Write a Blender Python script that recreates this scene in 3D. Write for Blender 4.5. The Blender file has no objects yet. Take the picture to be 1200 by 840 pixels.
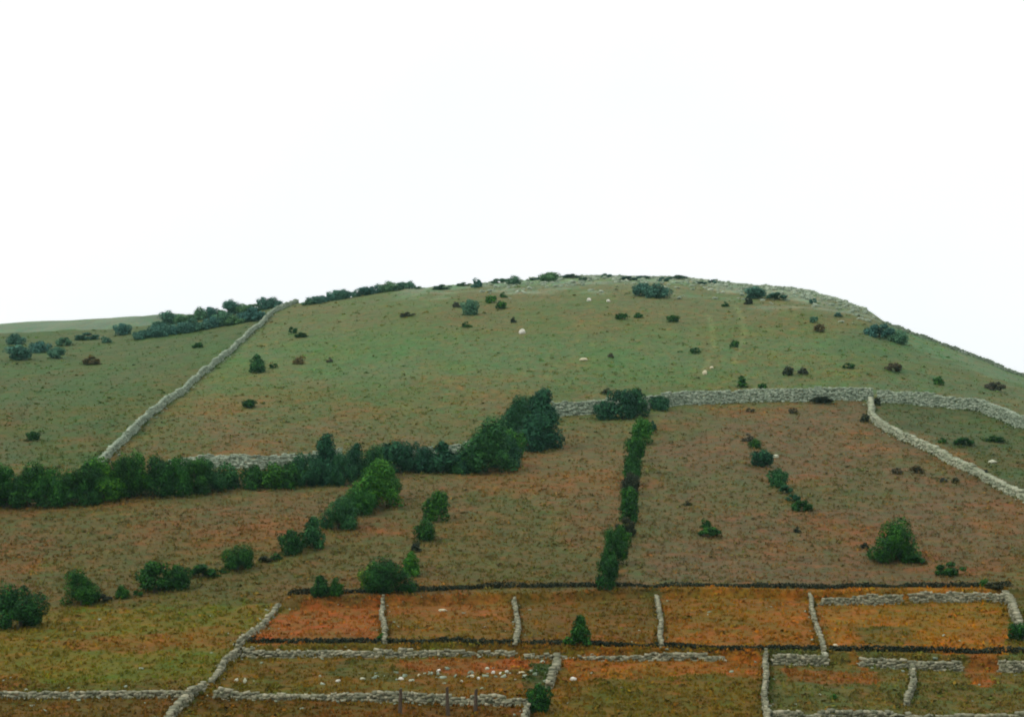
import bpy, math, random
import numpy as np

# ------------------------------------------------------------------ basics
sc = bpy.context.scene
C = bpy.data.collections.new("hillside"); sc.collection.children.link(C)
rng = np.random.default_rng(7)
random.seed(7)
F = 1903.0           # focal length in photo pixels (photo is 1200 x 840)
VH = 600.0           # photo row of the eye-level horizon
f32 = np.float32

def srgb(r, g, b):
    def c(x):
        x = x / 255.0
        return x / 12.92 if x <= 0.04045 else ((x + 0.055) / 1.055) ** 2.4
    return (c(r), c(g), c(b))

def smooth(a, b, x):
    t = np.clip((x - a) / (b - a), 0, 1)
    return t * t * (3 - 2 * t)

_lat = np.random.default_rng(3).random((256, 256))
def vnoise(x, y):
    xi = np.floor(x).astype(int); yi = np.floor(y).astype(int)
    fx = x - xi; fy = y - yi
    fx = fx * fx * (3 - 2 * fx); fy = fy * fy * (3 - 2 * fy)
    a = _lat[yi % 256, xi % 256]; b = _lat[yi % 256, (xi + 1) % 256]
    c = _lat[(yi + 1) % 256, xi % 256]; d = _lat[(yi + 1) % 256, (xi + 1) % 256]
    return (a * (1 - fx) + b * fx) * (1 - fy) + (c * (1 - fx) + d * fx) * fy
def fbm(x, y, o=4):
    s = 0; a = 0.5; n = 0
    for i in range(o):
        s = s + a * vnoise(x + 17.3 * i, y + 9.1 * i); n += a
        x = x * 2.03; y = y * 2.03; a *= 0.5
    return s / n

# ------------------------------------------------------------------ terrain
# the slope of the hill: how far away the ground is at each height, per bearing
D_K = np.array([85, 95, 112, 132, 165, 190, 220, 248.0])
V_K = np.array([905, 840, 760, 694, 600, 552, 503, 462.0])
_Df = np.linspace(60, 260, 801)
_Vf = np.interp(_Df, D_K, V_K)
_Vf[_Df < 85] = 905 + (85 - _Df[_Df < 85]) * 6.8
_k = np.exp(-0.5 * (np.arange(-60, 61) * 0.25 / 5.0) ** 2); _k /= _k.sum()
_Vs = np.convolve(np.pad(_Vf, 60, mode='edge'), _k, 'valid')
R_U = np.array([-600, -300, 0, 100, 160, 210, 260, 345, 400, 470, 500, 550, 600, 650, 700, 800, 850, 900, 950, 985, 1018, 1034, 1060, 1100, 1150, 1200, 1240, 1300, 1900.])
R_V = np.array([410, 400, 391, 387, 383, 376, 368, 356, 350, 340, 336, 333, 329, 325, 323.5, 325.5, 332, 335.5, 342, 353, 366, 377, 388, 402, 421, 440, 448, 452, 455.])
DR_U = np.array([-300, 0, 200, 345, 600, 800, 950, 1040, 1200, 1500.])
DR_V = np.array([430, 430, 430, 425, 430, 420, 390, 345, 325, 325.])

def hvis(alpha, D):
    """photo row of the bare slope at bearing alpha (x/y) and depth D"""
    u = 600 + F * alpha
    vr = np.interp(u, R_U, R_V); dr = np.interp(u, DR_U, DR_V)
    v = np.interp(D, _Df, _Vs)
    D0 = 235.0; v0 = np.interp(D0, _Df, _Vs)
    q = (D - D0) / (dr - D0)
    vv = v0 - (v0 - vr) * (1 - (1 - q) ** 2)
    w = smooth(225, 250, D)
    return v * (1 - w) + np.where(q > -0.1, vv, v) * w, q, dr, vr

T1_U = np.array([-200, 300, 340, 445, 600, 770, 950, 1180, 1400.])
T1_V = np.array([708, 705, 701, 698, 692, 691, 693, 691, 693.]) + 5
T2_U = np.array([-200, 270, 285, 450, 605, 770, 960, 1200, 1400.])
T2_V = np.array([758, 758, 757, 757, 758, 762, 766, 770, 772.]) + 5
def depth_of_row(v):
    return np.interp(-v, -_Vs, _Df)

def height(x, y):
    x = np.asarray(x, float); y = np.asarray(y, float)
    ys = np.maximum(y, 60.0)
    al = np.clip(x / ys, -0.75, 0.75)
    u = 600 + F * al
    v, q, dr, vr = hvis(al, ys)
    z = ys * (VH - v) / F
    # behind the crest the hill rolls over and sinks gently
    zr = dr * (VH - vr) / F
    over = np.maximum(ys - dr, 0)
    zb = zr + over * (VH - vr) / F - over ** 2 / 420.0
    zb = np.where(over > 110, zr + 110 * (VH - vr) / F - 110 ** 2 / 420.0 - (over - 110) * 0.28, zb)
    z = np.where(over > 0, zb, z)
    # terraces
    for TU, TV, A, m in ((T1_U, T1_V, 0.36, smooth(322, 350, u)), (T2_U, T2_V, 0.36, smooth(262, 285, u))):
        d = ys - depth_of_row(np.interp(u, TU, TV))
        z = z + A * m * np.tanh(d / 0.16) * np.exp(-np.abs(d) / 4.5)
    # farther hill beyond the western shoulder
    far = 93.5 + np.clip(x + 284, -200, 120) * 0.07 + 3 * fbm(x / 60.0, y / 60.0)
    zf = far - ((y - 900) / 330.0) ** 2 * 60 - np.maximum(x + 165, 0) * 0.22
    zf = np.where(y > 600, zf, -40)
    z = np.where(y > 560, np.maximum(z, zf), z)
    # valley floor in front and the slope the camera stands on
    yk = np.array([-400, -60, 0, 12, 25, 45, 60, 74, 86]); 
    z86 = 86.0 * (VH - np.interp(86.0, _Df, _Vs)) / F
    zk = np.array([20, 1.0, -1.7, -4.0, -8.0, -13.0, -14.6, -14.6, z86])
    w = smooth(74, 90, y)
    z = z * w + np.interp(y, yk, zk) * (1 - w)
    z = np.maximum(z, -16.0 + 2 * fbm(x / 200.0, y / 200.0))
    # lumps and hollows
    amp = smooth(60, 180, y)
    z = z + (fbm(x / 16.0 + 40, y / 16.0, 4) - 0.5) * (0.35 + 0.9 * amp) + (fbm(x / 2.3, y / 2.3, 3) - 0.5) * 0.20
    z = z + amp * smooth(0.6, 1.0, q) * (fbm(x / 7.0 + 9, y / 14.0, 3) - 0.5) * 1.0
    return z

_GU = np.arange(-340, 1541, 5.0); _GD = np.concatenate([np.arange(84, 145, 0.12), np.arange(145, 460, 0.5)])
_UU, _DD = np.meshgrid((_GU - 600) / F, _GD, indexing='ij')
_ZZ = height(_UU * _DD, _DD)
_VV = np.minimum.accumulate(VH - F * _ZZ / _DD, axis=1)
def at_many(u, v):
    u = np.asarray(u, float); v = np.asarray(v, float)
    ci = np.clip(np.rint((u - _GU[0]) / 5).astype(int), 0, len(_GU) - 1)
    D = np.empty_like(u); hit = np.ones(len(u), bool)
    for c in np.unique(ci):
        s = ci == c
        j = np.searchsorted(-_VV[c], -v[s])
        hit[s] = j < len(_GD)
        j = np.clip(j, 0, len(_GD) - 1)
        # off the top: stand on the crest
        crest = np.argmin(_VV[c])
        D[s] = _GD[np.minimum(j, crest)]
    x = D * (u - 600) / F
    return x, D, height(x, D), hit
def at(u, v):
    x, y, z, h = at_many([u], [v])
    return float(x[0]), float(y[0]), float(z[0])

# ------------------------------------------------------------------ field colours
def inside(poly, u, v):
    n = len(poly); r = np.zeros(u.shape, bool); j = n - 1
    for i in range(n):
        xi, yi = poly[i]; xj, yj = poly[j]
        c = ((yi > v) != (yj > v)) & (u < (xj - xi) * (v - yi) / (yj - yi + 1e-9) + xi)
        r ^= c; j = i
    return r
BANDS_V = np.array([315, 345, 375, 405, 430, 470, 520, 560, 620, 690, 730, 770, 840, 900.])
BANDS = np.array([srgb(*c) for c in [(114, 128, 102), (108, 108, 72), (107, 106, 66), (98, 112, 70), (98, 113, 72), (106, 104, 65), (108, 97, 60), (108, 95, 58), (107, 90, 54), (100, 86, 46), (110, 94, 30), (106, 93, 28), (98, 80, 24), (94, 78, 24)]])
FIELDS = [
    ([(-400, 388), (150, 385), (345, 350), (118, 545), (-400, 560)], (85, 96, 57)),
    ([(1030, 376), (1260, 445), (1260, 490), (1160, 470), (1030, 462), (960, 400)], (94, 106, 71)),
    ([(1040, 380), (1300, 460), (1300, 480), (1180, 452), (1040, 396)], (106, 124, 94)),
    ([(1025, 468), (1160, 478), (1300, 540), (1300, 640), (1110, 525), (1030, 492)], (78, 89, 54)),
    ([(780, 480), (1020, 470), (1030, 495), (1200, 590), (1200, 690), (720, 690)], (106, 90, 60)),
    ([(820, 375), (838, 375), (842, 435), (822, 440)], (103, 106, 63)),
    ([(860, 350), (872, 380), (874, 430), (858, 430)], (101, 104, 64)),
    ([(-300, 715), (150, 712), (335, 705), (250, 800), (-300, 800)], (112, 100, 26)),
    ([(40, 752), (260, 737), (285, 752), (250, 766), (90, 763)], (122, 92, 26)),
    ([(60, 762), (270, 762), (245, 800), (20, 800)], (104, 102, 26)),
    ([(335, 705), (447, 700), (447, 758), (285, 758)], (144, 87, 31)),
    ([(449, 700), (605, 695), (607, 758), (449, 758)], (115, 87, 21)),
    ([(449, 700), (605, 697), (605, 716), (449, 718)], (134, 91, 34)),
    ([(607, 692), (771, 692), (776, 762), (607, 760)], (100, 80, 22)),
    ([(773, 692), (950, 693), (966, 766), (778, 763)], (136, 89, 16)),
    ([(952, 693), (1180, 690), (1190, 770), (968, 766)], (147, 97, 14)),
    ([(1000, 735), (1070, 735), (1060, 762), (1010, 762)], (90, 82, 22)),
    ([(285, 764), (645, 764), (640, 822), (215, 820)], (107, 85, 20)),
    ([(400, 770), (480, 770), (470, 800), (380, 790)], (84, 84, 31)),
    ([(480, 768), (640, 768), (640, 784), (530, 790), (480, 782)], (141, 83, 31)),
    ([(620, 772), (650, 772), (640, 815), (612, 800)], (52, 77, 35)),
    ([(650, 764), (895, 766), (895, 880), (640, 880)], (105, 87, 18)),
    ([(655, 766), (895, 768), (895, 792), (670, 792)], (143, 92, 25)),
    ([(900, 766), (1068, 768), (1062, 880), (900, 880)], (88, 94, 46)),
    ([(905, 784), (1020, 784), (1030, 800), (930, 800)], (125, 82, 24)),
    ([(1070, 768), (1300, 772), (1300, 880), (1062, 880)], (88, 94, 46)),
    ([(1001, 764), (1008, 764), (1008, 782), (1001, 784)], (136, 86, 25)),
    ([(1128, 766), (1164, 768), (1162, 798), (1130, 796)], (137, 86, 25)),
    ([(-300, 812), (215, 812), (195, 900), (-300, 900)], (109, 76, 25)),
    ([(225, 818), (635, 822), (630, 900), (200, 900)], (102, 70, 13)),
]
GAIN = 0.60
def field_colour(x, y):
    yy = np.maximum(y, 60.0)
    u = 600 + F * x / yy
    # rows as they would lie on the smooth slope, so lumps do not shift the field edges
    v = hvis(np.clip(x / yy, -0.75, 0.75), yy)[0]
    v = np.where(yy > 560, 320, v)
    un = u + (fbm(x / 2.5, y / 2.5, 4) - 0.5) * 34
    vn = v + (fbm(x / 2.5 + 50, y / 2.5, 4) - 0.5) * 15
    mixn = np.clip(0.30 + 1.15 * fbm(x / 1.6 + 23, y / 2.4 + 77, 4), 0.25, 1.0)
    col = np.stack([np.interp(v, BANDS_V, BANDS[:, i]) for i in range(3)], axis=-1)
    for poly, c in FIELDS:
        p = np.array(poly)
        ok = (un > p[:, 0].min()) & (un < p[:, 0].max()) & (vn > p[:, 1].min()) & (vn < p[:, 1].max())
        idx = np.nonzero(ok)[0]
        if len(idx):
            ins = idx[inside(poly, un[idx], vn[idx])]
            mm = mixn[ins][:, None]; col[ins] = col[ins] * (1 - mm) + np.array(srgb(*c)) * mm
    fw = smooth(200, 290, yy)[..., None]; col = col * (1 - fw + fw * np.array([0.95, 1.05, 0.98]))
    # limestone turf along the crest
    _, q, dr, vr = hvis(np.clip(x / yy, -0.75, 0.75), yy)
    w = smooth(0.68, 0.86, q + (fbm(x / 9, y / 9, 3) - 0.5) * 0.5) * smooth(440, 520, u) * smooth(1045, 1010, u) * (yy < 560)
    pale = np.array(srgb(134, 152, 130)) * (0.7 + 0.6 * fbm(x / 3, y / 5, 3))[..., None]
    col = col * (1 - 0.85 * w[..., None]) + pale * 0.85 * w[..., None]
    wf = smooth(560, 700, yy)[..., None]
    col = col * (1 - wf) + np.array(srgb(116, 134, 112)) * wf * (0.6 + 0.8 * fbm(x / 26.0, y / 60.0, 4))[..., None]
    # two faint worn tracks on the upper hill
    for tu, tv in (((824, 832, 838, 835, 830), (440, 418, 400, 385, 368)), ((858, 866, 872, 868, 860), (428, 408, 392, 374, 356))):
        d = np.abs(u + (fbm(x / 3, y / 3, 2) - 0.5) * 7 - np.interp(v, tv[::-1], tu[::-1]))
        k = (smooth(5.0, 1.5, d) * (v < max(tv)) * (v > min(tv)) * (0.45 + 0.7 * fbm(x / 2, y / 4, 2)))[..., None]
        col = col * (1 - k) + np.array(srgb(118, 128, 82)) * k
    # broad and fine patches of rust-coloured bracken, fresh grass and straw, wherever they grow
    a = fbm(x / 11.0 + 3, y / 13.0 + 8, 4); b = fbm(x / 8.0 + 70, y / 16.0 + 31, 4); c = fbm(x / 2.0 + 11, y / 3.0 + 5, 3)
    near = smooth(330, 230, yy)[..., None]
    rust = np.array([1.26, 0.95, 0.74]); green = np.array([0.82, 1.03, 0.84]); straw = np.array([1.25, 1.18, 0.95])
    k = smooth(0.48, 0.66, a)[..., None] * (0.30 + 0.50 * near) * np.clip(2.1 - 0.8 * col[:, :1] / col[:, 1:2], 0, 1); col = col * (1 - k + k * rust)
    k = smooth(0.46, 0.62, b)[..., None] * 0.9; col = col * (1 - k + k * green)
    k = smooth(0.60, 0.78, c)[..., None] * 0.6; col = col * (1 - k + k * straw)
    col = col * (0.78 + 0.44 * fbm(x / 0.9, y / 1.2, 2))[..., None]
    return np.clip(col * GAIN, 0.002, 0.9)

# ------------------------------------------------------------------ mesh helpers
def mesh_np(name, verts, faces, mats, cols=None):
    verts = np.asarray(verts, f32); faces = np.asarray(faces, np.int32)
    m = bpy.data.meshes.new(name)
    n = faces.shape[1]
    m.vertices.add(len(verts)); m.vertices.foreach_set('co', verts.ravel())
    m.loops.add(faces.size); m.loops.foreach_set('vertex_index', faces.ravel())
    m.polygons.add(len(faces))
    m.polygons.foreach_set('loop_start', np.arange(len(faces), dtype=np.int32) * n)
    m.polygons.foreach_set('loop_total', np.full(len(faces), n, np.int32))
    if cols is not None:
        at_ = m.attributes.new('field', 'FLOAT_COLOR', 'POINT')
        rgba = np.ones((len(verts), 4), f32); rgba[:, :3] = cols
        at_.data.foreach_set('color', rgba.ravel())
    for x in (mats if isinstance(mats, (list, tuple)) else [mats]):
        m.materials.append(x)
    m.update(calc_edges=True); m.validate()
    return m
def link(name, mesh, parent=None, loc=(0, 0, 0)):
    o = bpy.data.objects.new(name, mesh); C.objects.link(o); o.location = loc
    if parent: o.parent = parent
    return o
def tag(o, label, cat, group=None, kind=None):
    o['label'] = label; o['category'] = cat
    if group: o['group'] = group
    o['kind'] = kind or 'thing'
    return o

# ------------------------------------------------------------------ materials
def new_mat(name):
    m = bpy.data.materials.new(name); m.use_nodes = True
    nt = m.node_tree; b = nt.nodes['Principled BSDF']
    b.inputs['Roughness'].default_value = 0.95
    b.inputs['Specular IOR Level'].default_value = 0.15
    return m, nt, b
def N(nt, t, **kw):
    n = nt.nodes.new(t)
    for k, v in kw.items(): setattr(n, k, v)
    return n
def mixc(nt, mode, fac, a, b):
    n = N(nt, 'ShaderNodeMix', data_type='RGBA', blend_type=mode)
    for s, v in ((0, fac), (6, a), (7, b)):
        if hasattr(v, 'is_linked'): nt.links.new(v, n.inputs[s])
        else: n.inputs[s].default_value = v if s == 0 else (*v, 1) if len(v) == 3 else v
    return n.outputs[2]
def ramp(nt, src, stops):
    r = N(nt, 'ShaderNodeValToRGB'); nt.links.new(src, r.inputs[0])
    e = r.color_ramp.elements
    while len(e) < len(stops): e.new(0.5)
    for el, (p, c) in zip(e, stops): el.position = p; el.color = (*c, 1)
    return r.outputs[0]

def ground_material():
    m, nt, b = new_mat('hill_turf')
    a = N(nt, 'ShaderNodeAttribute', attribute_name='field')
    g = N(nt, 'ShaderNodeNewGeometry')
    n1 = N(nt, 'ShaderNodeTexNoise'); n1.inputs['Scale'].default_value = 2.2; n1.inputs['Detail'].default_value = 6; n1.inputs['Roughness'].default_value = 0.7
    n2 = N(nt, 'ShaderNodeTexNoise'); n2.inputs['Scale'].default_value = 0.42; n2.inputs['Detail'].default_value = 5; n2.inputs['Roughness'].default_value = 0.75
    n3 = N(nt, 'ShaderNodeTexNoise'); n3.inputs['Scale'].default_value = 1.1; n3.inputs['Detail'].default_value = 4
    for n in (n1, n2, n3): nt.links.new(g.outputs['Position'], n.inputs['Vector'])
    c = mixc(nt, 'MULTIPLY', 1.0, a.outputs['Color'], ramp(nt, n1.outputs[0], [(0.30, (0.66, 0.66, 0.64)), (0.5, (1, 1, 1)), (0.72, (1.30, 1.28, 1.22))]))
    c = mixc(nt, 'MULTIPLY', 0.9, c, ramp(nt, n2.outputs[0], [(0.34, (1.34, 0.94, 0.72)), (0.45, (1.06, 1.0, 0.95)), (0.53, (0.92, 1.0, 1.02)), (0.62, (0.70, 1.08, 0.80)), (0.70, (0.95, 0.95, 1.10))]))
    n4 = N(nt, 'ShaderNodeTexNoise'); n4.inputs['Scale'].default_value = 0.8; n4.inputs['Detail'].default_value = 3
    off = N(nt, 'ShaderNodeVectorMath', operation='ADD'); nt.links.new(g.outputs['Position'], off.inputs[0]); off.inputs[1].default_value = (31, 57, 11); nt.links.new(off.outputs[0], n4.inputs['Vector'])
    c = mixc(nt, 'MULTIPLY', 0.8, c, ramp(nt, n4.outputs[0], [(0.36, (1.35, 0.92, 0.78)), (0.50, (1, 1, 1)), (0.64, (0.80, 1.04, 0.90))]))
    c = mixc(nt, 'MULTIPLY', 0.25, c, ramp(nt, n3.outputs[0], [(0.36, (0.62, 0.60, 0.62)), (0.46, (1, 1, 1))]))
    nt.links.new(c, b.inputs['Base Color'])
    bp = N(nt, 'ShaderNodeBump'); bp.inputs['Strength'].default_value = 0.6; bp.inputs['Distance'].default_value = 0.25
    nt.links.new(n1.outputs[0], bp.inputs['Height']); nt.links.new(bp.outputs[0], b.inputs['Normal'])
    return m
def tuft_material():
    m, nt, b = new_mat('grass_tufts')
    a = N(nt, 'ShaderNodeAttribute', attribute_name='field')
    g = N(nt, 'ShaderNodeNewGeometry')
    c = mixc(nt, 'MULTIPLY', 1.0, a.outputs['Color'], ramp(nt, g.outputs['Random Per Island'], [(0, (0.85, 0.90, 0.80)), (0.35, (1.0, 1.05, 0.9)), (0.6, (1.30, 0.98, 0.80)), (0.85, (1.5, 1.45, 1.2)), (1, (0.8, 1.15, 0.75))]))
    nt.links.new(c, b.inputs['Base Color'])
    return m
def leaf_material(name, dark, mid, light):
    m, nt, b = new_mat(name)
    b.inputs['Roughness'].default_value = 0.7
    g = N(nt, 'ShaderNodeNewGeometry'); oi = N(nt, 'ShaderNodeObjectInfo')
    tc = N(nt, 'ShaderNodeTexCoord')
    n = N(nt, 'ShaderNodeTexNoise'); n.inputs['Scale'].default_value = 4.5; n.inputs['Detail'].default_value = 3
    nt.links.new(tc.outputs['Object'], n.inputs['Vector'])
    ad = N(nt, 'ShaderNodeMath', operation='MULTIPLY_ADD'); nt.links.new(g.outputs['Random Per Island'], ad.inputs[0]); ad.inputs[1].default_value = 0.45
    nt.links.new(n.outputs[0], ad.inputs[2])
    su = N(nt, 'ShaderNodeMath', operation='SUBTRACT'); nt.links.new(ad.outputs[0], su.inputs[0]); su.inputs[1].default_value = 0.22
    c = ramp(nt, su.outputs[0], [(0.25, dark), (0.5, mid), (0.75, light)])
    c = mixc(nt, 'MULTIPLY', 1.0, c, ramp(nt, oi.outputs['Random'], [(0, (0.62, 0.80, 1.0)), (0.5, (1, 1, 1)), (1, (1.6, 1.3, 0.7))]))
    nt.links.new(c, b.inputs['Base Color'])
    tr = N(nt, 'ShaderNodeBsdfTranslucent'); nt.links.new(c, tr.inputs[0])
    mx = N(nt, 'ShaderNodeMixShader'); mx.inputs[0].default_value = 0.10
    nt.links.new(b.outputs[0], mx.inputs[1]); nt.links.new(tr.outputs[0], mx.inputs[2])
    nt.links.new(mx.outputs[0], nt.nodes['Material Output'].inputs[0])
    return m
def stone_material(name, a, b_, c_):
    m, nt, b = new_mat(name)
    g = N(nt, 'ShaderNodeNewGeometry')
    n = N(nt, 'ShaderNodeTexNoise'); n.inputs['Scale'].default_value = 3.0; n.inputs['Detail'].default_value = 6
    nt.links.new(g.outputs['Position'], n.inputs['Vector'])
    c = ramp(nt, g.outputs['Random Per Island'], [(0, a), (0.5, b_), (1, c_)])
    c = mixc(nt, 'MULTIPLY', 0.9, c, ramp(nt, n.outputs[0], [(0.32, (0.55, 0.62, 0.50)), (0.5, (1, 1, 1)), (0.7, (1.15, 1.15, 1.1))]))
    nt.links.new(c, b.inputs['Base Color'])
    bp = N(nt, 'ShaderNodeBump'); bp.inputs['Strength'].default_value = 0.5; bp.inputs['Distance'].default_value = 0.06
    nt.links.new(n.outputs[0], bp.inputs['Height']); nt.links.new(bp.outputs[0], b.inputs['Normal'])
    return m
def bark_material(name, a, b_):
    m, nt, b = new_mat(name)
    tc = N(nt, 'ShaderNodeTexCoord'); mp = N(nt, 'ShaderNodeMapping'); mp.inputs['Scale'].default_value = (14, 14, 2)
    n = N(nt, 'ShaderNodeTexNoise'); n.inputs['Scale'].default_value = 1; n.inputs['Detail'].default_value = 6
    nt.links.new(tc.outputs['Object'], mp.inputs[0]); nt.links.new(mp.outputs[0], n.inputs['Vector'])
    nt.links.new(ramp(nt, n.outputs[0], [(0.3, a), (0.7, b_)]), b.inputs['Base Color'])
    return m

M = {}
M['ground'] = ground_material()
M['tuft'] = tuft_material()
M['dark'] = leaf_material('dark_thorn_leaves', (0.0030, 0.0225, 0.0030), (0.0074, 0.0573, 0.0060), (0.0298, 0.1302, 0.0104))
M['teal'] = leaf_material('blue_green_leaves', (0.0043, 0.0323, 0.0157), (0.0087, 0.0629, 0.0244), (0.0260, 0.1169, 0.0391))
M['mid'] = leaf_material('fresh_green_leaves', (0.0052, 0.0434, 0.0044), (0.0149, 0.0998, 0.0074), (0.0521, 0.1823, 0.0149))
M['light'] = leaf_material('yellow_green_leaves', (0.0260, 0.0738, 0.0060), (0.0608, 0.1476, 0.0089), (0.1389, 0.2257, 0.0149))
M['juniper'] = leaf_material('hazed_leaves', (0.022, 0.075, 0.054), (0.045, 0.140, 0.095), (0.085, 0.220, 0.145))  # far scrub: haze put into the leaf colour, lighter and bluer
M['brown'] = leaf_material('brown_heather_leaves', (0.030, 0.030, 0.018), (0.062, 0.058, 0.034), (0.100, 0.085, 0.050))
M['heath'] = leaf_material('dark_heath_and_shade_leaves', (0.008, 0.012, 0.006), (0.016, 0.022, 0.010), (0.034, 0.044, 0.018))  # heath shrubs, and the dark foliage that stands in for shade
M['stone'] = stone_material('grey_drystone', (0.18, 0.225, 0.165), (0.235, 0.285, 0.21), (0.31, 0.355, 0.27))
M['pale'] = stone_material('pale_limestone', (0.21, 0.24, 0.165), (0.28, 0.305, 0.21), (0.36, 0.37, 0.27))
M['moss'] = stone_material('mossy_drystone', (0.09, 0.12, 0.08), (0.13, 0.17, 0.12), (0.20, 0.24, 0.18))
M['field'] = stone_material('weathered_field_stone', (0.13, 0.135, 0.088), (0.195, 0.195, 0.13), (0.30, 0.285, 0.195))
M['white'] = stone_material('white_limestone', (0.40, 0.41, 0.36), (0.46, 0.46, 0.40), (0.54, 0.53, 0.46))
M['cream'] = stone_material('cream_limestone', (0.34, 0.31, 0.19), (0.42, 0.38, 0.24), (0.48, 0.44, 0.30))
M['bark'] = bark_material('grey_bark', (0.035, 0.028, 0.020), (0.085, 0.070, 0.050))
M['post'] = bark_material('weathered_post', (0.035, 0.026, 0.018), (0.085, 0.062, 0.042))

# ------------------------------------------------------------------ the ground sheet
def axis(dense, lo, hi, g=1.12):
    out = list(dense); s = dense[-1] - dense[-2]
    while out[-1] < hi: s *= g; out.append(out[-1] + s)
    s = dense[1] - dense[0]; pre = []
    p = dense[0]
    while p > lo: s *= g; p -= s; pre.append(p)
    return np.array(pre[::-1] + out)
def axis_cat(*segs): return np.unique(np.concatenate(segs))
xs = axis(axis_cat(np.arange(-165, -48, 1.1), np.arange(-48, 48, 0.5), np.arange(48, 165, 1.1)), -1500, 1500)
ys = axis(axis_cat(np.arange(58, 86, 2), np.arange(86, 142, 0.30), np.arange(142, 300, 0.8), np.arange(300, 470, 1.2), np.arange(470, 1010, 5.0)), -350, 1500)
X, Y = np.meshgrid(xs, ys)
Z = height(X.ravel(), Y.ravel())
V = np.stack([X.ravel(), Y.ravel(), Z], 1)
nx, ny = len(xs), len(ys)
i = np.arange((ny - 1) * (nx - 1)); r, c = i // (nx - 1), i % (nx - 1)
Q = np.stack([r * nx + c, r * nx + c + 1, (r + 1) * nx + c + 1, (r + 1) * nx + c], 1)
gm = mesh_np('ground', V, Q, M['ground'], field_colour(X.ravel(), Y.ravel()))
gm.polygons.foreach_set('use_smooth', np.ones(len(Q), bool))
ground = link('ground', gm); ground['kind'] = 'structure'
ground['label'] = 'rough turf hillside of old walled fields'

# ------------------------------------------------------------------ grass tufts (nobody could count them)
BASES = []      # feet of bushes and walls: longer grass, coloured darker as contact shade
def tufts(n):
    u = rng.uniform(-330, 1530, n); v = rng.uniform(322, 862, n)
    x, y, z, hit = at_many(u, v)
    x = x[hit]; y = y[hit]
    y = y + rng.uniform(-0.25, 0.25, len(y)) * (y / 120); x = x + rng.uniform(-0.2, 0.2, len(x))
    z = height(x, y); n = len(x)
    if BASES:
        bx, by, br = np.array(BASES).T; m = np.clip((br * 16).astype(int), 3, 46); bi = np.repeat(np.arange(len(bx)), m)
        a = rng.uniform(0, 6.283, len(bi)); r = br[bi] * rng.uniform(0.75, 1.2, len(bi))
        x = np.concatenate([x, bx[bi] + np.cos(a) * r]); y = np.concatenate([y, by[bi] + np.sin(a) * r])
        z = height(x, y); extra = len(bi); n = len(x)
    else: extra = 0
    s = (0.13 + 0.20 * rng.random(n) ** 2) * (0.65 + 0.35 * y / 140).clip(0.9, 1.25) * (1 - 0.35 * smooth(180, 300, y))
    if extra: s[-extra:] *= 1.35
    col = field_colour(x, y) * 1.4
    if extra: col[-extra:] *= np.array([0.62, 0.80, 0.6])  # contact shade put into the colour of the skirts
    vs = []; cs = []
    for k in range(4):
        a = rng.uniform(0, 2 * np.pi, n); w = s * rng.uniform(0.25, 0.55, n); lean = rng.uniform(0, 0.6, n) * s
        b = rng.uniform(0, 2 * np.pi, n); h = s * rng.uniform(0.5, 1.0, n)
        ox = rng.normal(0, 0.3, n) * s; oy = rng.normal(0, 0.3, n) * s
        dx, dy = np.cos(a) * w, np.sin(a) * w
        p0 = np.stack([x + ox - dx, y + oy - dy, z - 0.05], 1); p1 = np.stack([x + ox + dx, y + oy + dy, z - 0.05], 1)
        p2 = np.stack([x + ox + np.cos(b) * lean, y + oy + np.sin(b) * lean, z + h], 1)
        vs.append(np.stack([p0, p1, p2], 1)); cs.append(np.repeat(col, 3, 0))
    vv = np.concatenate([q.reshape(-1, 3) for q in vs]); cc = np.concatenate(cs)
    return vv, np.arange(len(vv)).reshape(-1, 3), cc


# low bracken and heath clumps, scattered thickly where the rust shows
def bracken(n):
    u = rng.uniform(-330, 1530, n); v = rng.uniform(330, 850, n)
    x, y, z, hit = at_many(u, v)
    x = x + rng.uniform(-0.3, 0.3, n); y = y + rng.uniform(-0.3, 0.3, n)
    ok = hit & (fbm(x / 5.0 + 33, y / 6.0 + 12, 4) + 0.12 * rng.random(n) > 0.50); x = x[ok]; y = y[ok]; n = len(x)
    s = rng.uniform(0.12, 0.32, n) * (0.75 + 0.25 * y / 120)
    col = field_colour(x, y) * (1.0 + 0.5 * rng.random((n, 1))) * np.where(rng.random((n, 1)) < 0.45, np.array([[1.15, 0.95, 0.70]]), np.array([[0.85, 1.03, 0.75]]))
    K = 9; c = np.stack([x, y, height(x, y)], 1)
    d = rng.normal(size=(n, K, 3)); d[..., 2] = np.abs(d[..., 2]); d /= np.linalg.norm(d, axis=2)[..., None]
    p = c[:, None] + d * s[:, None, None] * np.array([1, 1, 0.55]); q = d + rng.normal(size=(n, K, 3)) * 0.4; q /= np.linalg.norm(q, axis=2)[..., None]
    t1 = np.cross(q, rng.normal(size=(n, K, 3))); t1 /= np.linalg.norm(t1, axis=2)[..., None]; t2 = np.cross(q, t1)
    w = s[:, None, None] * rng.uniform(0.35, 0.7, (n, K, 1))
    vv = np.stack([p - t1 * w, p + t2 * w * 0.6, p + t1 * w, p - t2 * w * 0.6], 2).reshape(-1, 3)
    return vv, np.arange(len(vv)).reshape(-1, 4), np.repeat(col, K * 4, 0)
bv, bf, bcol = bracken(12000)
tag(link('bracken', mesh_np('bracken', bv, bf, M['tuft'], bcol)), 'low clumps of bracken and heath scattered through the turf', 'bracken', kind='stuff')

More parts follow.
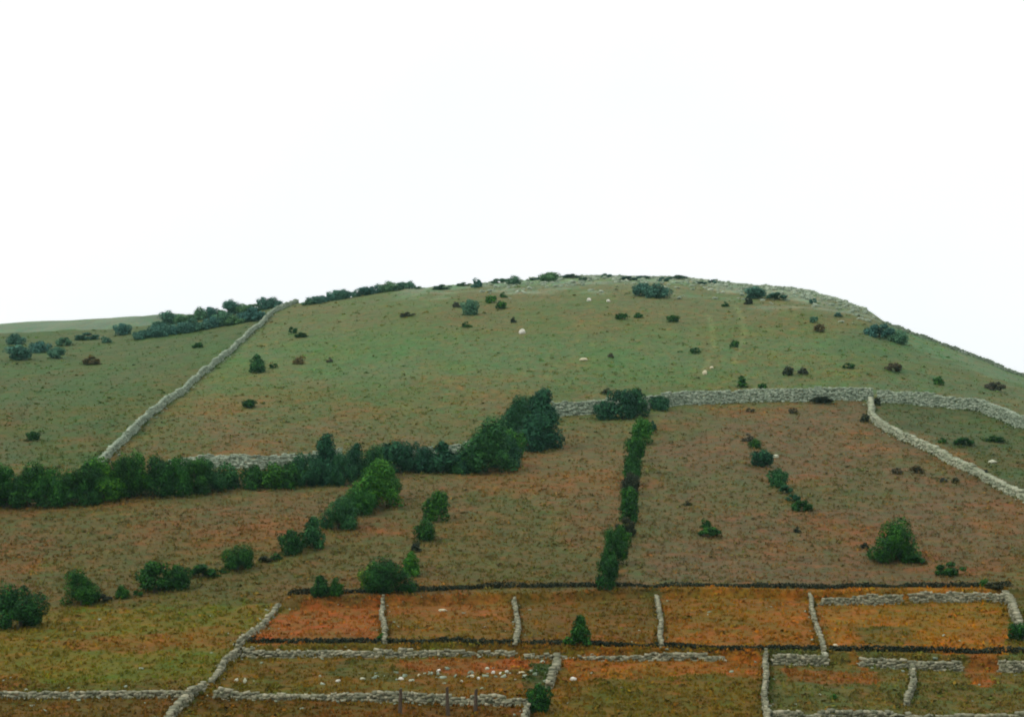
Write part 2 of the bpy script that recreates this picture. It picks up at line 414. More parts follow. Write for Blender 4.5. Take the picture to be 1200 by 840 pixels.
# ------------------------------------------------------------------ dry stone walls
BOX = np.array([[-1, -1, -1], [1, -1, -1], [1, 1, -1], [-1, 1, -1], [-1, -1, 1], [1, -1, 1], [1, 1, 1], [-1, 1, 1]], float) * 0.5
BQ = np.array([[0, 3, 2, 1], [4, 5, 6, 7], [0, 1, 5, 4], [1, 2, 6, 5], [2, 3, 7, 6], [3, 0, 4, 7]])
def boxes(pos, dirx, size, rg, jit=0.24, tilt=0.14):
    """pos (n,3), heading angle (n), size (n,3): rough blocks"""
    n = len(pos)
    b = np.repeat(BOX[None], n, 0) + rg.uniform(-jit, jit, (n, 8, 3)) * 0.5
    b = b * size[:, None, :]
    t = rg.normal(0, tilt, n); ct, st = np.cos(t)[:, None], np.sin(t)[:, None]
    x0, z0 = b[..., 0] * ct - b[..., 2] * st, b[..., 0] * st + b[..., 2] * ct
    ca, sa = np.cos(dirx)[:, None], np.sin(dirx)[:, None]
    xx = x0 * ca - b[..., 1] * sa; yy = x0 * sa + b[..., 1] * ca
    v = np.stack([xx, yy, z0], -1) + pos[:, None, :]
    f = (BQ[None] + (np.arange(n) * 8)[:, None, None]).reshape(-1, 4)
    return v.reshape(-1, 3), f
def world_path(pts, step=0.25):
    P = np.array([at(u, v)[:2] for u, v in pts])
    seg = np.hypot(*np.diff(P, axis=0).T); L = np.concatenate([[0], np.cumsum(seg)])
    t = np.arange(0, L[-1], step)
    return np.interp(t, L, P[:, 0]), np.interp(t, L, P[:, 1]), t
RUB_P, RUB_S = [], []
def stone_wall(pts, hgt, label, mat='stone', thick=0.55, stone=0.36, ragged=0.25, rubble=0.5, seed=1, wander=0.25, category='stone wall'):
    rg = np.random.default_rng(seed)
    x, y, t = world_path(pts); L = t[-1]
    x = x + (fbm(t / 6.0 + seed, t * 0 + seed, 3) - 0.5) * 2 * wander; y = y + (fbm(t / 6.0 + seed, t * 0 + seed + 40, 3) - 0.5) * 2 * wander
    ang = np.arctan2(np.gradient(y), np.gradient(x))
    pos, dr_, size = [], [], []
    ch = stone * 0.55; k = 0; zc = -0.15
    top = hgt * (1 + ragged * 2 * (fbm(t / 4.0 + 3 * seed, t * 0 + 7, 4) - 0.5) + ragged * (fbm(t / 1.1 + seed, t * 0 + 2, 2) - 0.5))
    while zc < hgt * (1 + ragged):
        h = ch * rg.uniform(0.75, 1.4); s = rg.uniform(0, stone)
        while s < L:
            l = stone * rg.choice([0.5, 0.7, 0.9, 1.2, 1.7]) * rg.uniform(0.85, 1.15); c = min(s + l / 2, L)
            tp = np.interp(c, t, top)
            if k < 2 or zc + h * 0.5 < tp:
                px, py = np.interp(c, t, x), np.interp(c, t, y); a = np.interp(c, t, np.unwrap(ang))
                th = thick * (1.15 - 0.35 * zc / max(hgt, 0.1)) * rg.uniform(0.8, 1.1); off = rg.normal(0, 0.035)
                pos.append((px - math.sin(a) * off, py + math.cos(a) * off, zc + h / 2 + rg.normal(0, 0.03))); dr_.append(a)
                size.append((l * 1.06, th, h * rg.uniform(1.0, 1.3)))
            s += l
        zc += h; k += 1
    for _ in range(int(L * rubble)):
        c = rg.uniform(0, L); px, py = np.interp(c, t, x), np.interp(c, t, y); a = np.interp(c, t, np.unwrap(ang))
        off = (thick * 0.5 + abs(rg.normal(0, 0.4))) * rg.choice([-1, 1]); q = stone * rg.uniform(0.4, 0.9)
        qx, qy = px - math.sin(a) * off, py + math.cos(a) * off
        RUB_P.append((qx, qy, float(height(qx, qy)) + q * 0.15)); RUB_S.append((q, q * 0.8, q * 0.6))
    for c in np.arange(0.3, L, 0.55):
        a = np.interp(c, t, np.unwrap(ang)); sg = rg.choice([-1, 1]) * (thick * 0.5 + 0.05)
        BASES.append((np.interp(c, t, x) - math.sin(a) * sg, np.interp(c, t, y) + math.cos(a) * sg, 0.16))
    pos = np.array(pos); pos[:, 2] += height(pos[:, 0], pos[:, 1])
    v, f = boxes(pos, np.array(dr_), np.array(size), rg)
    o = link('stone_wall', mesh_np('stone_wall', v, f, M[mat]))
    return tag(o, label, category, 'dry stone walls across the hill')

W = [
    ([(116, 545), (135, 526), (160, 502), (200, 470), (240, 437), (275, 409), (305, 383), (322, 366), (336, 360), (349, 355)], 1.0, 'grey stone wall climbing steeply from the long dark hedge to the skyline', 'stone', {}),
    ([(196, 552), (250, 550), (300, 551), (352, 546), (400, 541)], 1.5, 'pale stone wall behind the long dark hedge, below the open upper hill', 'stone', {'rubble': 2.0}),
    ([(470, 540), (520, 537), (560, 532)], 1.4, 'short pale stone wall glimpsed between hedge trees beside the tall ivy-dark tree group', 'stone', {}),
    ([(645, 488), (700, 485), (760, 480), (800, 474), (860, 472), (920, 471), (960, 470), (1022, 470)], 1.85, 'long grey wall crossing the hill between the tall trees and the wall junction', 'stone', {'thick': 0.8, 'ragged': 0.15}),
    ([(1026, 471), (1080, 475), (1150, 483), (1175, 492), (1230, 515)], 1.75, 'grey wall running on from the wall junction beneath the eastern flank of the hill', 'stone', {'thick': 0.8, 'ragged': 0.15}),
    ([(1021, 472), (1022, 490), (1030, 500), (1060, 517), (1100, 536), (1150, 562), (1215, 592)], 0.95, 'pale wall slanting downhill from the wall junction and off the side of the field', 'pale', {'thick': 0.7}),
    ([(1034, 379), (1060, 389), (1100, 403), (1150, 422), (1215, 446)], 0.55, 'dark mossy wall along the sloping skyline of the eastern flank', 'moss', {'ragged': 0.7}),
    ([(330, 712), (312, 728), (290, 748), (278, 766), (262, 782), (247, 802)], 0.34, 'ragged stone wall stepping down from the terrace corner to the two long low walls', 'field', {'ragged': 0.7, 'rubble': 1.2, 'thick': 0.32, 'stone': 0.24}),
    ([(243, 806), (225, 818), (205, 838), (180, 866)], 0.42, 'short ragged wall below the crossing of the two long low walls', 'field', {'thick': 0.42, 'stone': 0.24, 'ragged': 0.5}),
    ([(-60, 818), (60, 818), (150, 817), (222, 816)], 0.44, 'low straight grey wall along the bottom of the yellow-green field', 'field', {'thick': 0.42, 'stone': 0.24, 'ragged': 0.15}),
    ([(250, 818), (330, 820), (400, 820), (480, 822), (560, 826), (628, 828)], 0.50, 'low grey wall with three old posts standing in front of it', 'field', {'thick': 0.42, 'stone': 0.24, 'ragged': 0.35, 'rubble': 1.5}),
    ([(284, 770), (350, 770), (420, 770), (500, 769), (560, 769), (604, 770)], 0.45, 'low grey terrace wall under the rust-red field and its neighbour', 'field', {'thick': 0.42, 'stone': 0.24, 'ragged': 0.5, 'rubble': 0.4}),
    ([(610, 771), (660, 772), (740, 774), (850, 775)], 0.36, 'low half-buried line of wall stones under the terrace with the small dark tree', 'field', {'thick': 0.42, 'stone': 0.24, 'ragged': 0.6, 'rubble': 0.3}),
    ([(449, 703), (449, 720), (449, 757)], 0.42, 'thin dividing wall between the rust-red field and the patchy olive field', 'field', {'thick': 0.26, 'stone': 0.22}),
    ([(603, 704), (605, 722), (608, 757)], 0.40, 'thin dividing wall leaning slightly, between the patchy olive field and the small dark tree', 'field', {'thick': 0.26, 'stone': 0.22}),
    ([(769, 700), (772, 725), (777, 762)], 0.42, 'thin dividing wall on the far side of the small dark tree', 'field', {'thick': 0.26, 'stone': 0.22}),
    ([(949, 700), (955, 722), (961, 745), (967, 766)], 0.40, 'thin slanting dividing wall ending at the loose pile of wall stones', 'field', {'thick': 0.24, 'stone': 0.22}),
    ([(960, 709), (1010, 708), (1060, 707)], 0.55, 'broken stretch of terrace wall at the head of the broad orange field', 'field', {'thick': 0.42, 'stone': 0.24, 'ragged': 0.7}),
    ([(1064, 706), (1120, 706), (1176, 706)], 0.75, 'intact pale stretch of terrace wall at the head of the broad orange field', 'field', {'thick': 0.42, 'stone': 0.24, 'ragged': 0.15}),
    ([(1178, 702), (1186, 716), (1198, 740), (1214, 762)], 0.7, 'pale wall dropping beside a dark bush at the end of the orange field', 'field', {'stone': 0.24, 'thick': 0.5}),
    ([(652, 770), (653, 784), (648, 798), (644, 808)], 0.42, 'short curved wall running down towards a dark bush among the low fields', 'field', {'stone': 0.24, 'thick': 0.4}),
    ([(622, 826), (617, 838), (612, 862)], 0.6, 'stub of pale wall beside the dark bush below the low posts', 'field', {'thick': 0.26, 'stone': 0.22}),
    ([(898, 772), (898, 800), (899, 836), (900, 862)], 0.6, 'dividing wall between the golden field and the green walled paddocks', 'field', {'thick': 0.26, 'stone': 0.22}),
    ([(902, 779), (935, 779), (970, 780)], 0.62, 'grey terrace wall at the head of the first green paddock, beside an orange gap', 'field', {'thick': 0.42, 'stone': 0.24, 'ragged': 0.15}),
    ([(1008, 781), (1050, 783), (1090, 785), (1129, 786)], 0.62, 'grey terrace wall between the two orange gaps', 'field', {'thick': 0.42, 'stone': 0.24, 'ragged': 0.2}),
    ([(1166, 787), (1190, 788), (1225, 788)], 0.75, 'grey terrace wall just past the second orange gap', 'field', {'thick': 0.42, 'stone': 0.24, 'ragged': 0.15}),
    ([(1071, 784), (1068, 800), (1064, 828)], 0.5, 'thin wall dividing the two green paddocks', 'field', {'thick': 0.26, 'stone': 0.22}),
    ([(900, 843), (980, 842), (1030, 842), (1090, 843), (1220, 845)], 0.5, 'tumbled pale wall along the foot of the green paddocks', 'field', {'thick': 0.42, 'stone': 0.24, 'ragged': 0.8, 'rubble': 3.0}),
    ([(620, 327), (700, 325), (800, 327), (850, 333.5), (900, 337), (950, 343), (985, 354), (1016, 365)], 0.5, 'broken pale limestone wall along the very top of the hill', 'stone', {'ragged': 1.0, 'rubble': 2.0, 'stone': 0.6}),
]
for k, (pts, h, lab, mat, kw) in enumerate(W):
    stone_wall(pts, h, lab, mat, seed=20 + k, **kw)

# loose limestone rubble on the crest and through the low fields: too many and too small to count
def rubble_field(n_crest, n_low):
    rg = np.random.default_rng(91); pos = list(RUB_P); size = list(RUB_S)
    u = rg.uniform(560, 1025, n_crest); v = np.interp(u, R_U, R_V) + rg.gamma(1.6, 3.5, n_crest)
    x, y, z, h = at_many(u, v)
    for a, b, c in zip(x, y, z):
        q = rg.uniform(0.25, 0.9); pos.append((a, b, c + q * 0.1)); size.append((q * 1.4, q, q * 0.6))
    u = rg.uniform(-40, 1240, n_low); v = rg.uniform(700, 850, n_low)
    x, y, z, h = at_many(u, v)
    for a, b, c in zip(x, y, z):
        q = rg.uniform(0.06, 0.2); pos.append((a, b, c + q * 0.1)); size.append((q * 1.4, q, q * 0.7))
    u = rg.uniform(430, 650, 46); v = rg.normal(792, 5, 46)
    x, y, z, h = at_many(u, v)
    for a, b, c in zip(x, y, z):
        q = rg.uniform(0.10, 0.26); pos.append((a, b, c + q * 0.12)); size.append((q * 1.4, q, q * 0.8))
    n = len(pos)
    v, f = boxes(np.array(pos), rg.uniform(0, 3.14, n), np.array(size), rg, 0.4, 0.3)
    return v, f
v, f = rubble_field(430, 110)
tag(link('rubble', mesh_np('rubble', v, f, M['stone'])), 'loose weathered limestone rubble scattered on the crest and low fields', 'rubble', kind='stuff')

# ------------------------------------------------------------------ boulders
def boulder(u, v, w, h, label, mat='white', name='boulder', seed=0):
    rg = np.random.default_rng(500 + seed)
    import bmesh
    bm = bmesh.new(); bmesh.ops.create_icosphere(bm, subdivisions=2, radius=0.5)
    for vt in bm.verts:
        d = vt.co.normalized(); k = 1 + 0.35 * (float(vnoise(np.array([d.x * 1.7 + seed]), np.array([d.y * 1.7 + d.z * 2.1 + 5]))[0]) - 0.5) + rg.uniform(-0.06, 0.06)
        vt.co *= k * (1 + 0.10 * math.sin(9 * d.x + seed) * math.sin(7 * d.z + 2 * seed))
        vt.co.z = max(vt.co.z, -0.3)
    m = bpy.data.meshes.new(name); bm.to_mesh(m); bm.free(); m.materials.append(M[mat])
    x, y, z = at(u, v); s = y / F
    o = link(name, m, loc=(x, y, z + 0.18 * h * s)); w *= 0.82; h *= 0.72; o.scale = (w * s, 0.8 * w * s, h * s * 1.2); o.rotation_euler.z = rg.uniform(-0.6, 0.6)
    tag(o, label, 'boulder', 'pale boulders lying in the turf')
BL = [
    (612, 391, 10, 9, 'bright white boulder alone in the middle of the upper hill', 'white'),
    (690, 353, 7, 6, 'small white stone under the crest, the first of a close pair', 'white'),
    (713, 354, 6, 5, 'small white stone under the crest beside its twin, nearer the clump of scrub', 'white'),
    (684, 423, 12, 5, 'flat cream stone in the grass below the summit', 'cream'),
    (826, 439, 7, 8, 'upright cream stone at the foot of the faint track', 'cream'),
    (834, 432, 6, 4, 'little cream stone just above the upright one on the faint track', 'cream'),
    (908, 537, 11, 6, 'pale stone beside the shrub trail under the long wall', 'pale'),
    (1163, 543, 14, 6, 'flat grey boulder in the grass corner between the two slanting walls', 'pale'),
    (519, 716, 13, 5, 'cream stone at the head of the patchy olive field', 'cream'),
    (672, 797, 10, 7, 'single white stone beside the short curved wall', 'white'),
    (277, 799, 6, 8, 'pale stone near the wall crossing, the one close to the ragged wall', 'pale'),
    (287, 800, 6, 9, 'pale stone near the wall crossing, second out from the ragged wall', 'pale'),
    (396, 799, 7, 5, 'lone white stone halfway along the low fields', 'white'),
    (375, 793, 4, 4, 'tiny pale stone up the slope from the lone white stone', 'pale'),
    (425, 796, 8, 4, 'pale slab just west of the stone scatter', 'pale'),
    (470, 796, 8, 5, 'white stone at the start of the stone scatter above the posts', 'white'),
    (481, 798, 5, 4, 'small pale stone directly above the first post', 'pale'),
    (491, 792, 5, 4, 'small cream stone above and between the first two posts', 'cream'),
    (514, 788, 7, 7, 'white stone standing highest above the middle post', 'white'),
    (541, 799, 5, 4, 'small pale stone above the gap between the last two posts', 'pale'),
    (553, 793, 7, 5, 'cream stone above the last post', 'cream'),
    (561, 796, 6, 5, 'white stone low and just past the last post', 'white'),
    (571, 784, 7, 5, 'flat pale stone touching the red soil strip', 'pale'),
    (578, 789, 6, 6, 'white stone, first of the bright row under the red soil strip', 'white'),
    (587, 790, 6, 5, 'white stone, second of the bright row under the red soil strip', 'white'),
    (594, 788, 6, 6, 'white stone, last of the bright row under the red soil strip', 'white'),
    (611, 789, 10, 5, 'long cream stone where the scatter meets the green hollow', 'cream'),
    (967, 773, 10, 9, 'large pale stone at the foot of the thin slanting dividing wall', 'pale'),
    (979, 757, 8, 5, 'cream stone lying inside the corner of the broad orange field', 'cream'),
]
for k, (u, v_, w, h, lab, mat) in enumerate(BL): boulder(u, v_, w, h, lab, mat, seed=k)

# ------------------------------------------------------------------ posts
def post(u, v, hpx, lean, label, seed):
    rg = np.random.default_rng(seed)
    import bmesh
    x, y, z = at(u, v); s = y / F; H = hpx * s; r = 0.115
    bm = bmesh.new(); rings = []
    for k in range(7):
        t = k / 6; rr = r * (1.15 - 0.35 * t); ox = lean * t * H
        rings.append([bm.verts.new((ox + math.cos(a) * rr * rg.uniform(0.85, 1.1), math.sin(a) * rr * rg.uniform(0.85, 1.1), t * H - 0.15 + (0.05 * math.cos(a) if k == 6 else 0))) for a in [j * math.pi / 4 for j in range(8)]])
    for a, b in zip(rings, rings[1:]):
        for j in range(8): bm.faces.new((a[j], a[(j + 1) % 8], b[(j + 1) % 8], b[j]))
    bm.faces.new(rings[-1]); bm.faces.new(rings[0][::-1])
    m = bpy.data.meshes.new('fence_post'); bm.to_mesh(m); bm.free(); m.materials.append(M['post'])
    tag(link('fence_post', m, loc=(x, y, z)), label, 'fence post', 'old posts in front of the low wall')
post(469, 836, 32, 0.02, 'dark wooden post, first of three before the low grey wall', 1)
post(525, 838, 36, -0.03, 'thick brown wooden post, middle one of three before the low grey wall', 2)
post(557, 836, 32, 0.03, 'brown wooden post at the end of three, close to the dark bush', 3)

# ------------------------------------------------------------------ bushes and trees
def crown_mesh(name, seed, style, n, leaf, mat):
    rg = np.random.default_rng(seed)
    L = []
    if style == 'dome':      # wide bush sitting on the ground
        for k in range(22):
            a = rg.uniform(0, 6.28); d = 0.34 * math.sqrt(rg.random()); r = rg.choice([0.08, 0.11, 0.15, 0.20])
            L.append((math.cos(a) * d, math.sin(a) * d, rg.uniform(0.12, 0.80 - 1.1 * d) , r))
    elif style == 'tree':    # rounded crown on a short stem
        for k in range(27):
            a = rg.uniform(0, 6.28); t = rg.random(); d = 0.38 * math.sqrt(rg.random()) * (1 - 0.5 * t); r = rg.choice([0.075, 0.10, 0.13, 0.18])
            L.append((math.cos(a) * d, math.sin(a) * d, 0.26 + 0.58 * t, r))
        for k in range(6):
            a = rg.uniform(0, 6.28); L.append((math.cos(a) * 0.25, math.sin(a) * 0.25, rg.uniform(0.12, 0.3), 0.15))
    elif style == 'tall':    # upright, narrowing to the top
        for k in range(22):
            a = rg.uniform(0, 6.28); t = k / 21; d = 0.26 * math.sqrt(rg.random()) * (1 - 0.8 * t); r = rg.choice([0.09, 0.13, 0.2]) * (1.1 - 0.55 * t)
            L.append((math.cos(a) * d, math.sin(a) * d, 0.12 + 0.78 * t, r))
    else:                    # low ragged scrub
        for k in range(11):
            a = rg.uniform(0, 6.28); d = 0.40 * math.sqrt(rg.random()); r = rg.uniform(0.10, 0.18)
            L.append((math.cos(a) * d, math.sin(a) * d * 0.8, rg.uniform(0.1, 0.75 - 0.9 * d), r))
    L = np.array(L); wts = L[:, 3] ** 2; wts /= wts.sum()
    idx = rg.choice(len(L), n, p=wts)
    d = rg.normal(size=(n, 3)); d /= np.linalg.norm(d, axis=1)[:, None]
    rad = L[idx, 3] * (0.55 + 0.5 * rg.random(n) ** 0.6)
    out = rg.random(n) < 0.06; rad[out] *= rg.uniform(1.1, 1.5, out.sum())
    asp = np.array([1, 1, 1.15 if style != 'scrub' else 1.0])
    p = L[idx, :3] + d * rad[:, None] * asp
    keep = p[:, 2] > 0.005; p = p[keep]; d = d[keep]; n = len(p)
    nrm = d * 1.0 + rg.normal(size=(n, 3)) * 0.42 + np.array([0, 0, 0.15]); nrm /= np.linalg.norm(nrm, axis=1)[:, None]
    t1 = np.cross(nrm, rg.normal(size=(n, 3))); t1 /= np.linalg.norm(t1, axis=1)[:, None]; t2 = np.cross(nrm, t1)
    s = leaf * rg.uniform(0.55, 1.35, n); w = s * rg.uniform(0.45, 0.8, n)
    a = p - t1 * s[:, None] * 0.5; b = p + t2 * w[:, None] * 0.5 + nrm * s[:, None] * 0.12; c = p + t1 * s[:, None] * 0.5; e = p - t2 * w[:, None] * 0.5 + nrm * s[:, None] * 0.12
    v = np.stack([a, b, c, e], 1).reshape(-1, 3)
    # unit width and height
    lo, hi = np.quantile(v, 0.015, axis=0), np.quantile(v, 0.985, axis=0)
    v[:, 0] = (v[:, 0] - (lo[0] + hi[0]) / 2) / (hi[0] - lo[0]); v[:, 1] = (v[:, 1] - (lo[1] + hi[1]) / 2) / (hi[1] - lo[1]); v[:, 2] = v[:, 2] / hi[2]
    f = np.arange(len(v)).reshape(-1, 4)
    return mesh_np(name, v, f, mat)
def trunk_mesh(seed):
    rg = np.random.default_rng(seed); vs = []; fs = []
    def tube(pts, r0, r1):
        base = len(vs); k = 6
        for i, p in enumerate(pts):
            t = i / (len(pts) - 1); r = r0 + (r1 - r0) * t
            for j in range(k): vs.append((p[0] + math.cos(j * 6.283 / k) * r, p[1] + math.sin(j * 6.283 / k) * r, p[2]))
        for i in range(len(pts) - 1):
            for j in range(k): fs.append((base + i * k + j, base + i * k + (j + 1) % k, base + (i + 1) * k + (j + 1) % k, base + (i + 1) * k + j))
    tube([(0, 0, -0.06), (0.01, 0.0, 0.12), (0.03, 0.01, 0.3), (0.02, 0.0, 0.52), (0.0, 0.02, 0.74)], 0.045, 0.010)
    for k in range(6):
        a = rg.uniform(0, 6.28); z = rg.uniform(0.12, 0.45); l = rg.uniform(0.18, 0.32)
        tube([(0.02, 0, z), (math.cos(a) * l * 0.5, math.sin(a) * l * 0.5, z + 0.10), (math.cos(a) * l, math.sin(a) * l, z + 0.26)], 0.022, 0.005)
    return mesh_np('trunk', vs, fs, M['bark'])
_TR = [trunk_mesh(s) for s in (1, 2, 3)]
_LOD = {'s': (420, 0.15), 'm': (2600, 0.075), 'l': (8500, 0.042)}
_proto = {}
def proto(style, mat, lod, var):
    key = (style, mat, lod, var)
    if key not in _proto:
        n, lf = _LOD[lod]
        _proto[key] = crown_mesh('crown', abs(hash((style, lod, var))) % 9999 if False else (sum(map(ord, style + lod)) * 7 + var * 131), style, n, lf, M[mat])
    return _proto[key]
_cnt = 0
def plant(u, v, w, h, style, mat, label, cat='bush', name=None, group='bushes and trees on the hill', sink=0.0, deep=1.0):
    """u, v: foot of the plant on the slope; w, h: its width and height as seen"""
    global _cnt
    _cnt += 1
    rg = random.Random(_cnt * 77 + 5)
    x, y, z = at(u, v); s = y / F
    kk = 0.80 if max(w, h) < 20 else 1.0 if v > 450 else 0.9
    W_, H_ = w * s * 1.04 * kk, h * s * 1.06 * kk
    big = max(w, h)
    lod = 's' if big < 17 else 'm' if big < 36 else 'l'
    var = rg.randrange(3)
    cm = proto(style, mat, lod, var)
    depth = W_ * rg.uniform(0.85, 1.05) * deep
    y += depth * 0.30          # the foot seen is the near edge of the crown
    z = float(height(np.array([x]), np.array([y]))[0])
    zdrop = 0.30 * depth * 0.12
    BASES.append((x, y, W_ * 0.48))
    rot = rg.choice([0, math.pi]) + rg.uniform(-0.35, 0.35)
    name = name or ('tree' if style in ('tree', 'tall') and big >= 24 else 'bush' if big >= 17 else 'shrub')
    if big >= 24:
        e = bpy.data.objects.new(name, None); C.objects.link(e); e.location = (x, y, z - zdrop); e.rotation_euler.z = rot
        e.empty_display_size = 0.3
        co = link('crown', cm, e); co.scale = (W_, depth, H_)
        to = link('trunk', _TR[var], e); to.scale = (W_, depth, H_)
        tag(e, label, cat, group)
    else:
        o = link(name, cm, loc=(x, y, z - zdrop)); o.scale = (W_, depth, H_); o.rotation_euler.z = rot
        tag(o, label, cat, group)

ORD = 'first second third fourth fifth sixth seventh eighth ninth tenth eleventh twelfth thirteenth fourteenth fifteenth sixteenth seventeenth eighteenth nineteenth twentieth twenty-first twenty-second twenty-third twenty-fourth twenty-fifth twenty-sixth twenty-seventh twenty-eighth twenty-ninth thirtieth'.split()
def row(items, text, cat, group, name=None):
    """items run along a hedge; text has {} for the ordinal"""
    for k, it in enumerate(items):
        plant(*it[:6], text.format(ORD[k], it[6] if len(it) > 6 else ''), cat, name, group)

# --- the long dark hedge, west end
row([(-28, 597, 54, 48, 'tree', 'dark'), (4, 597, 46, 44, 'tree', 'mid'), (30, 597, 42, 48, 'tree', 'dark'), (54, 596, 40, 42, 'dome', 'mid'), (78, 595, 38, 40, 'tree', 'dark'), (98, 594, 36, 46, 'tree', 'dark'),
     (118, 591, 42, 48, 'tree', 'mid'), (140, 588, 38, 46, 'tree', 'dark'), (158, 586, 40, 48, 'tree', 'mid'), (180, 584, 40, 44, 'tree', 'dark'), (202, 583, 38, 42, 'dome', 'mid'), (222, 582, 36, 40, 'tree', 'dark'), (242, 579, 36, 36, 'tree', 'teal'), (262, 575, 34, 28, 'dome', 'teal')],
    '{} tree from the western end of the long dark hedge', 'tree', 'trees of the long dark hedge')
# --- middle stretch
row([(296, 575, 26, 26, 'dome', 'dark'), (316, 575, 32, 28, 'dome', 'dark'), (338, 574, 32, 28, 'dome', 'dark'), (358, 572, 32, 36, 'dome', 'teal'), (380, 570, 34, 54, 'tall', 'teal'), (402, 571, 28, 36, 'tree', 'teal')],
    '{} tree past the small gap in the long dark hedge', 'tree', 'trees of the middle hedge')
row([(418, 562, 28, 38, 'tall', 'teal'), (440, 564, 34, 36, 'tree', 'teal'), (462, 557, 32, 34, 'dome', 'teal'), (482, 555, 36, 32, 'dome', 'teal'), (500, 555, 26, 26, 'dome', 'teal'), (519, 556, 28, 34, 'tall', 'teal'), (538, 556, 26, 18, 'dome', 'teal')],
    '{} blue-green hedge tree between the light green trees and the tall tree group', 'tree', 'blue-green hedge trees')
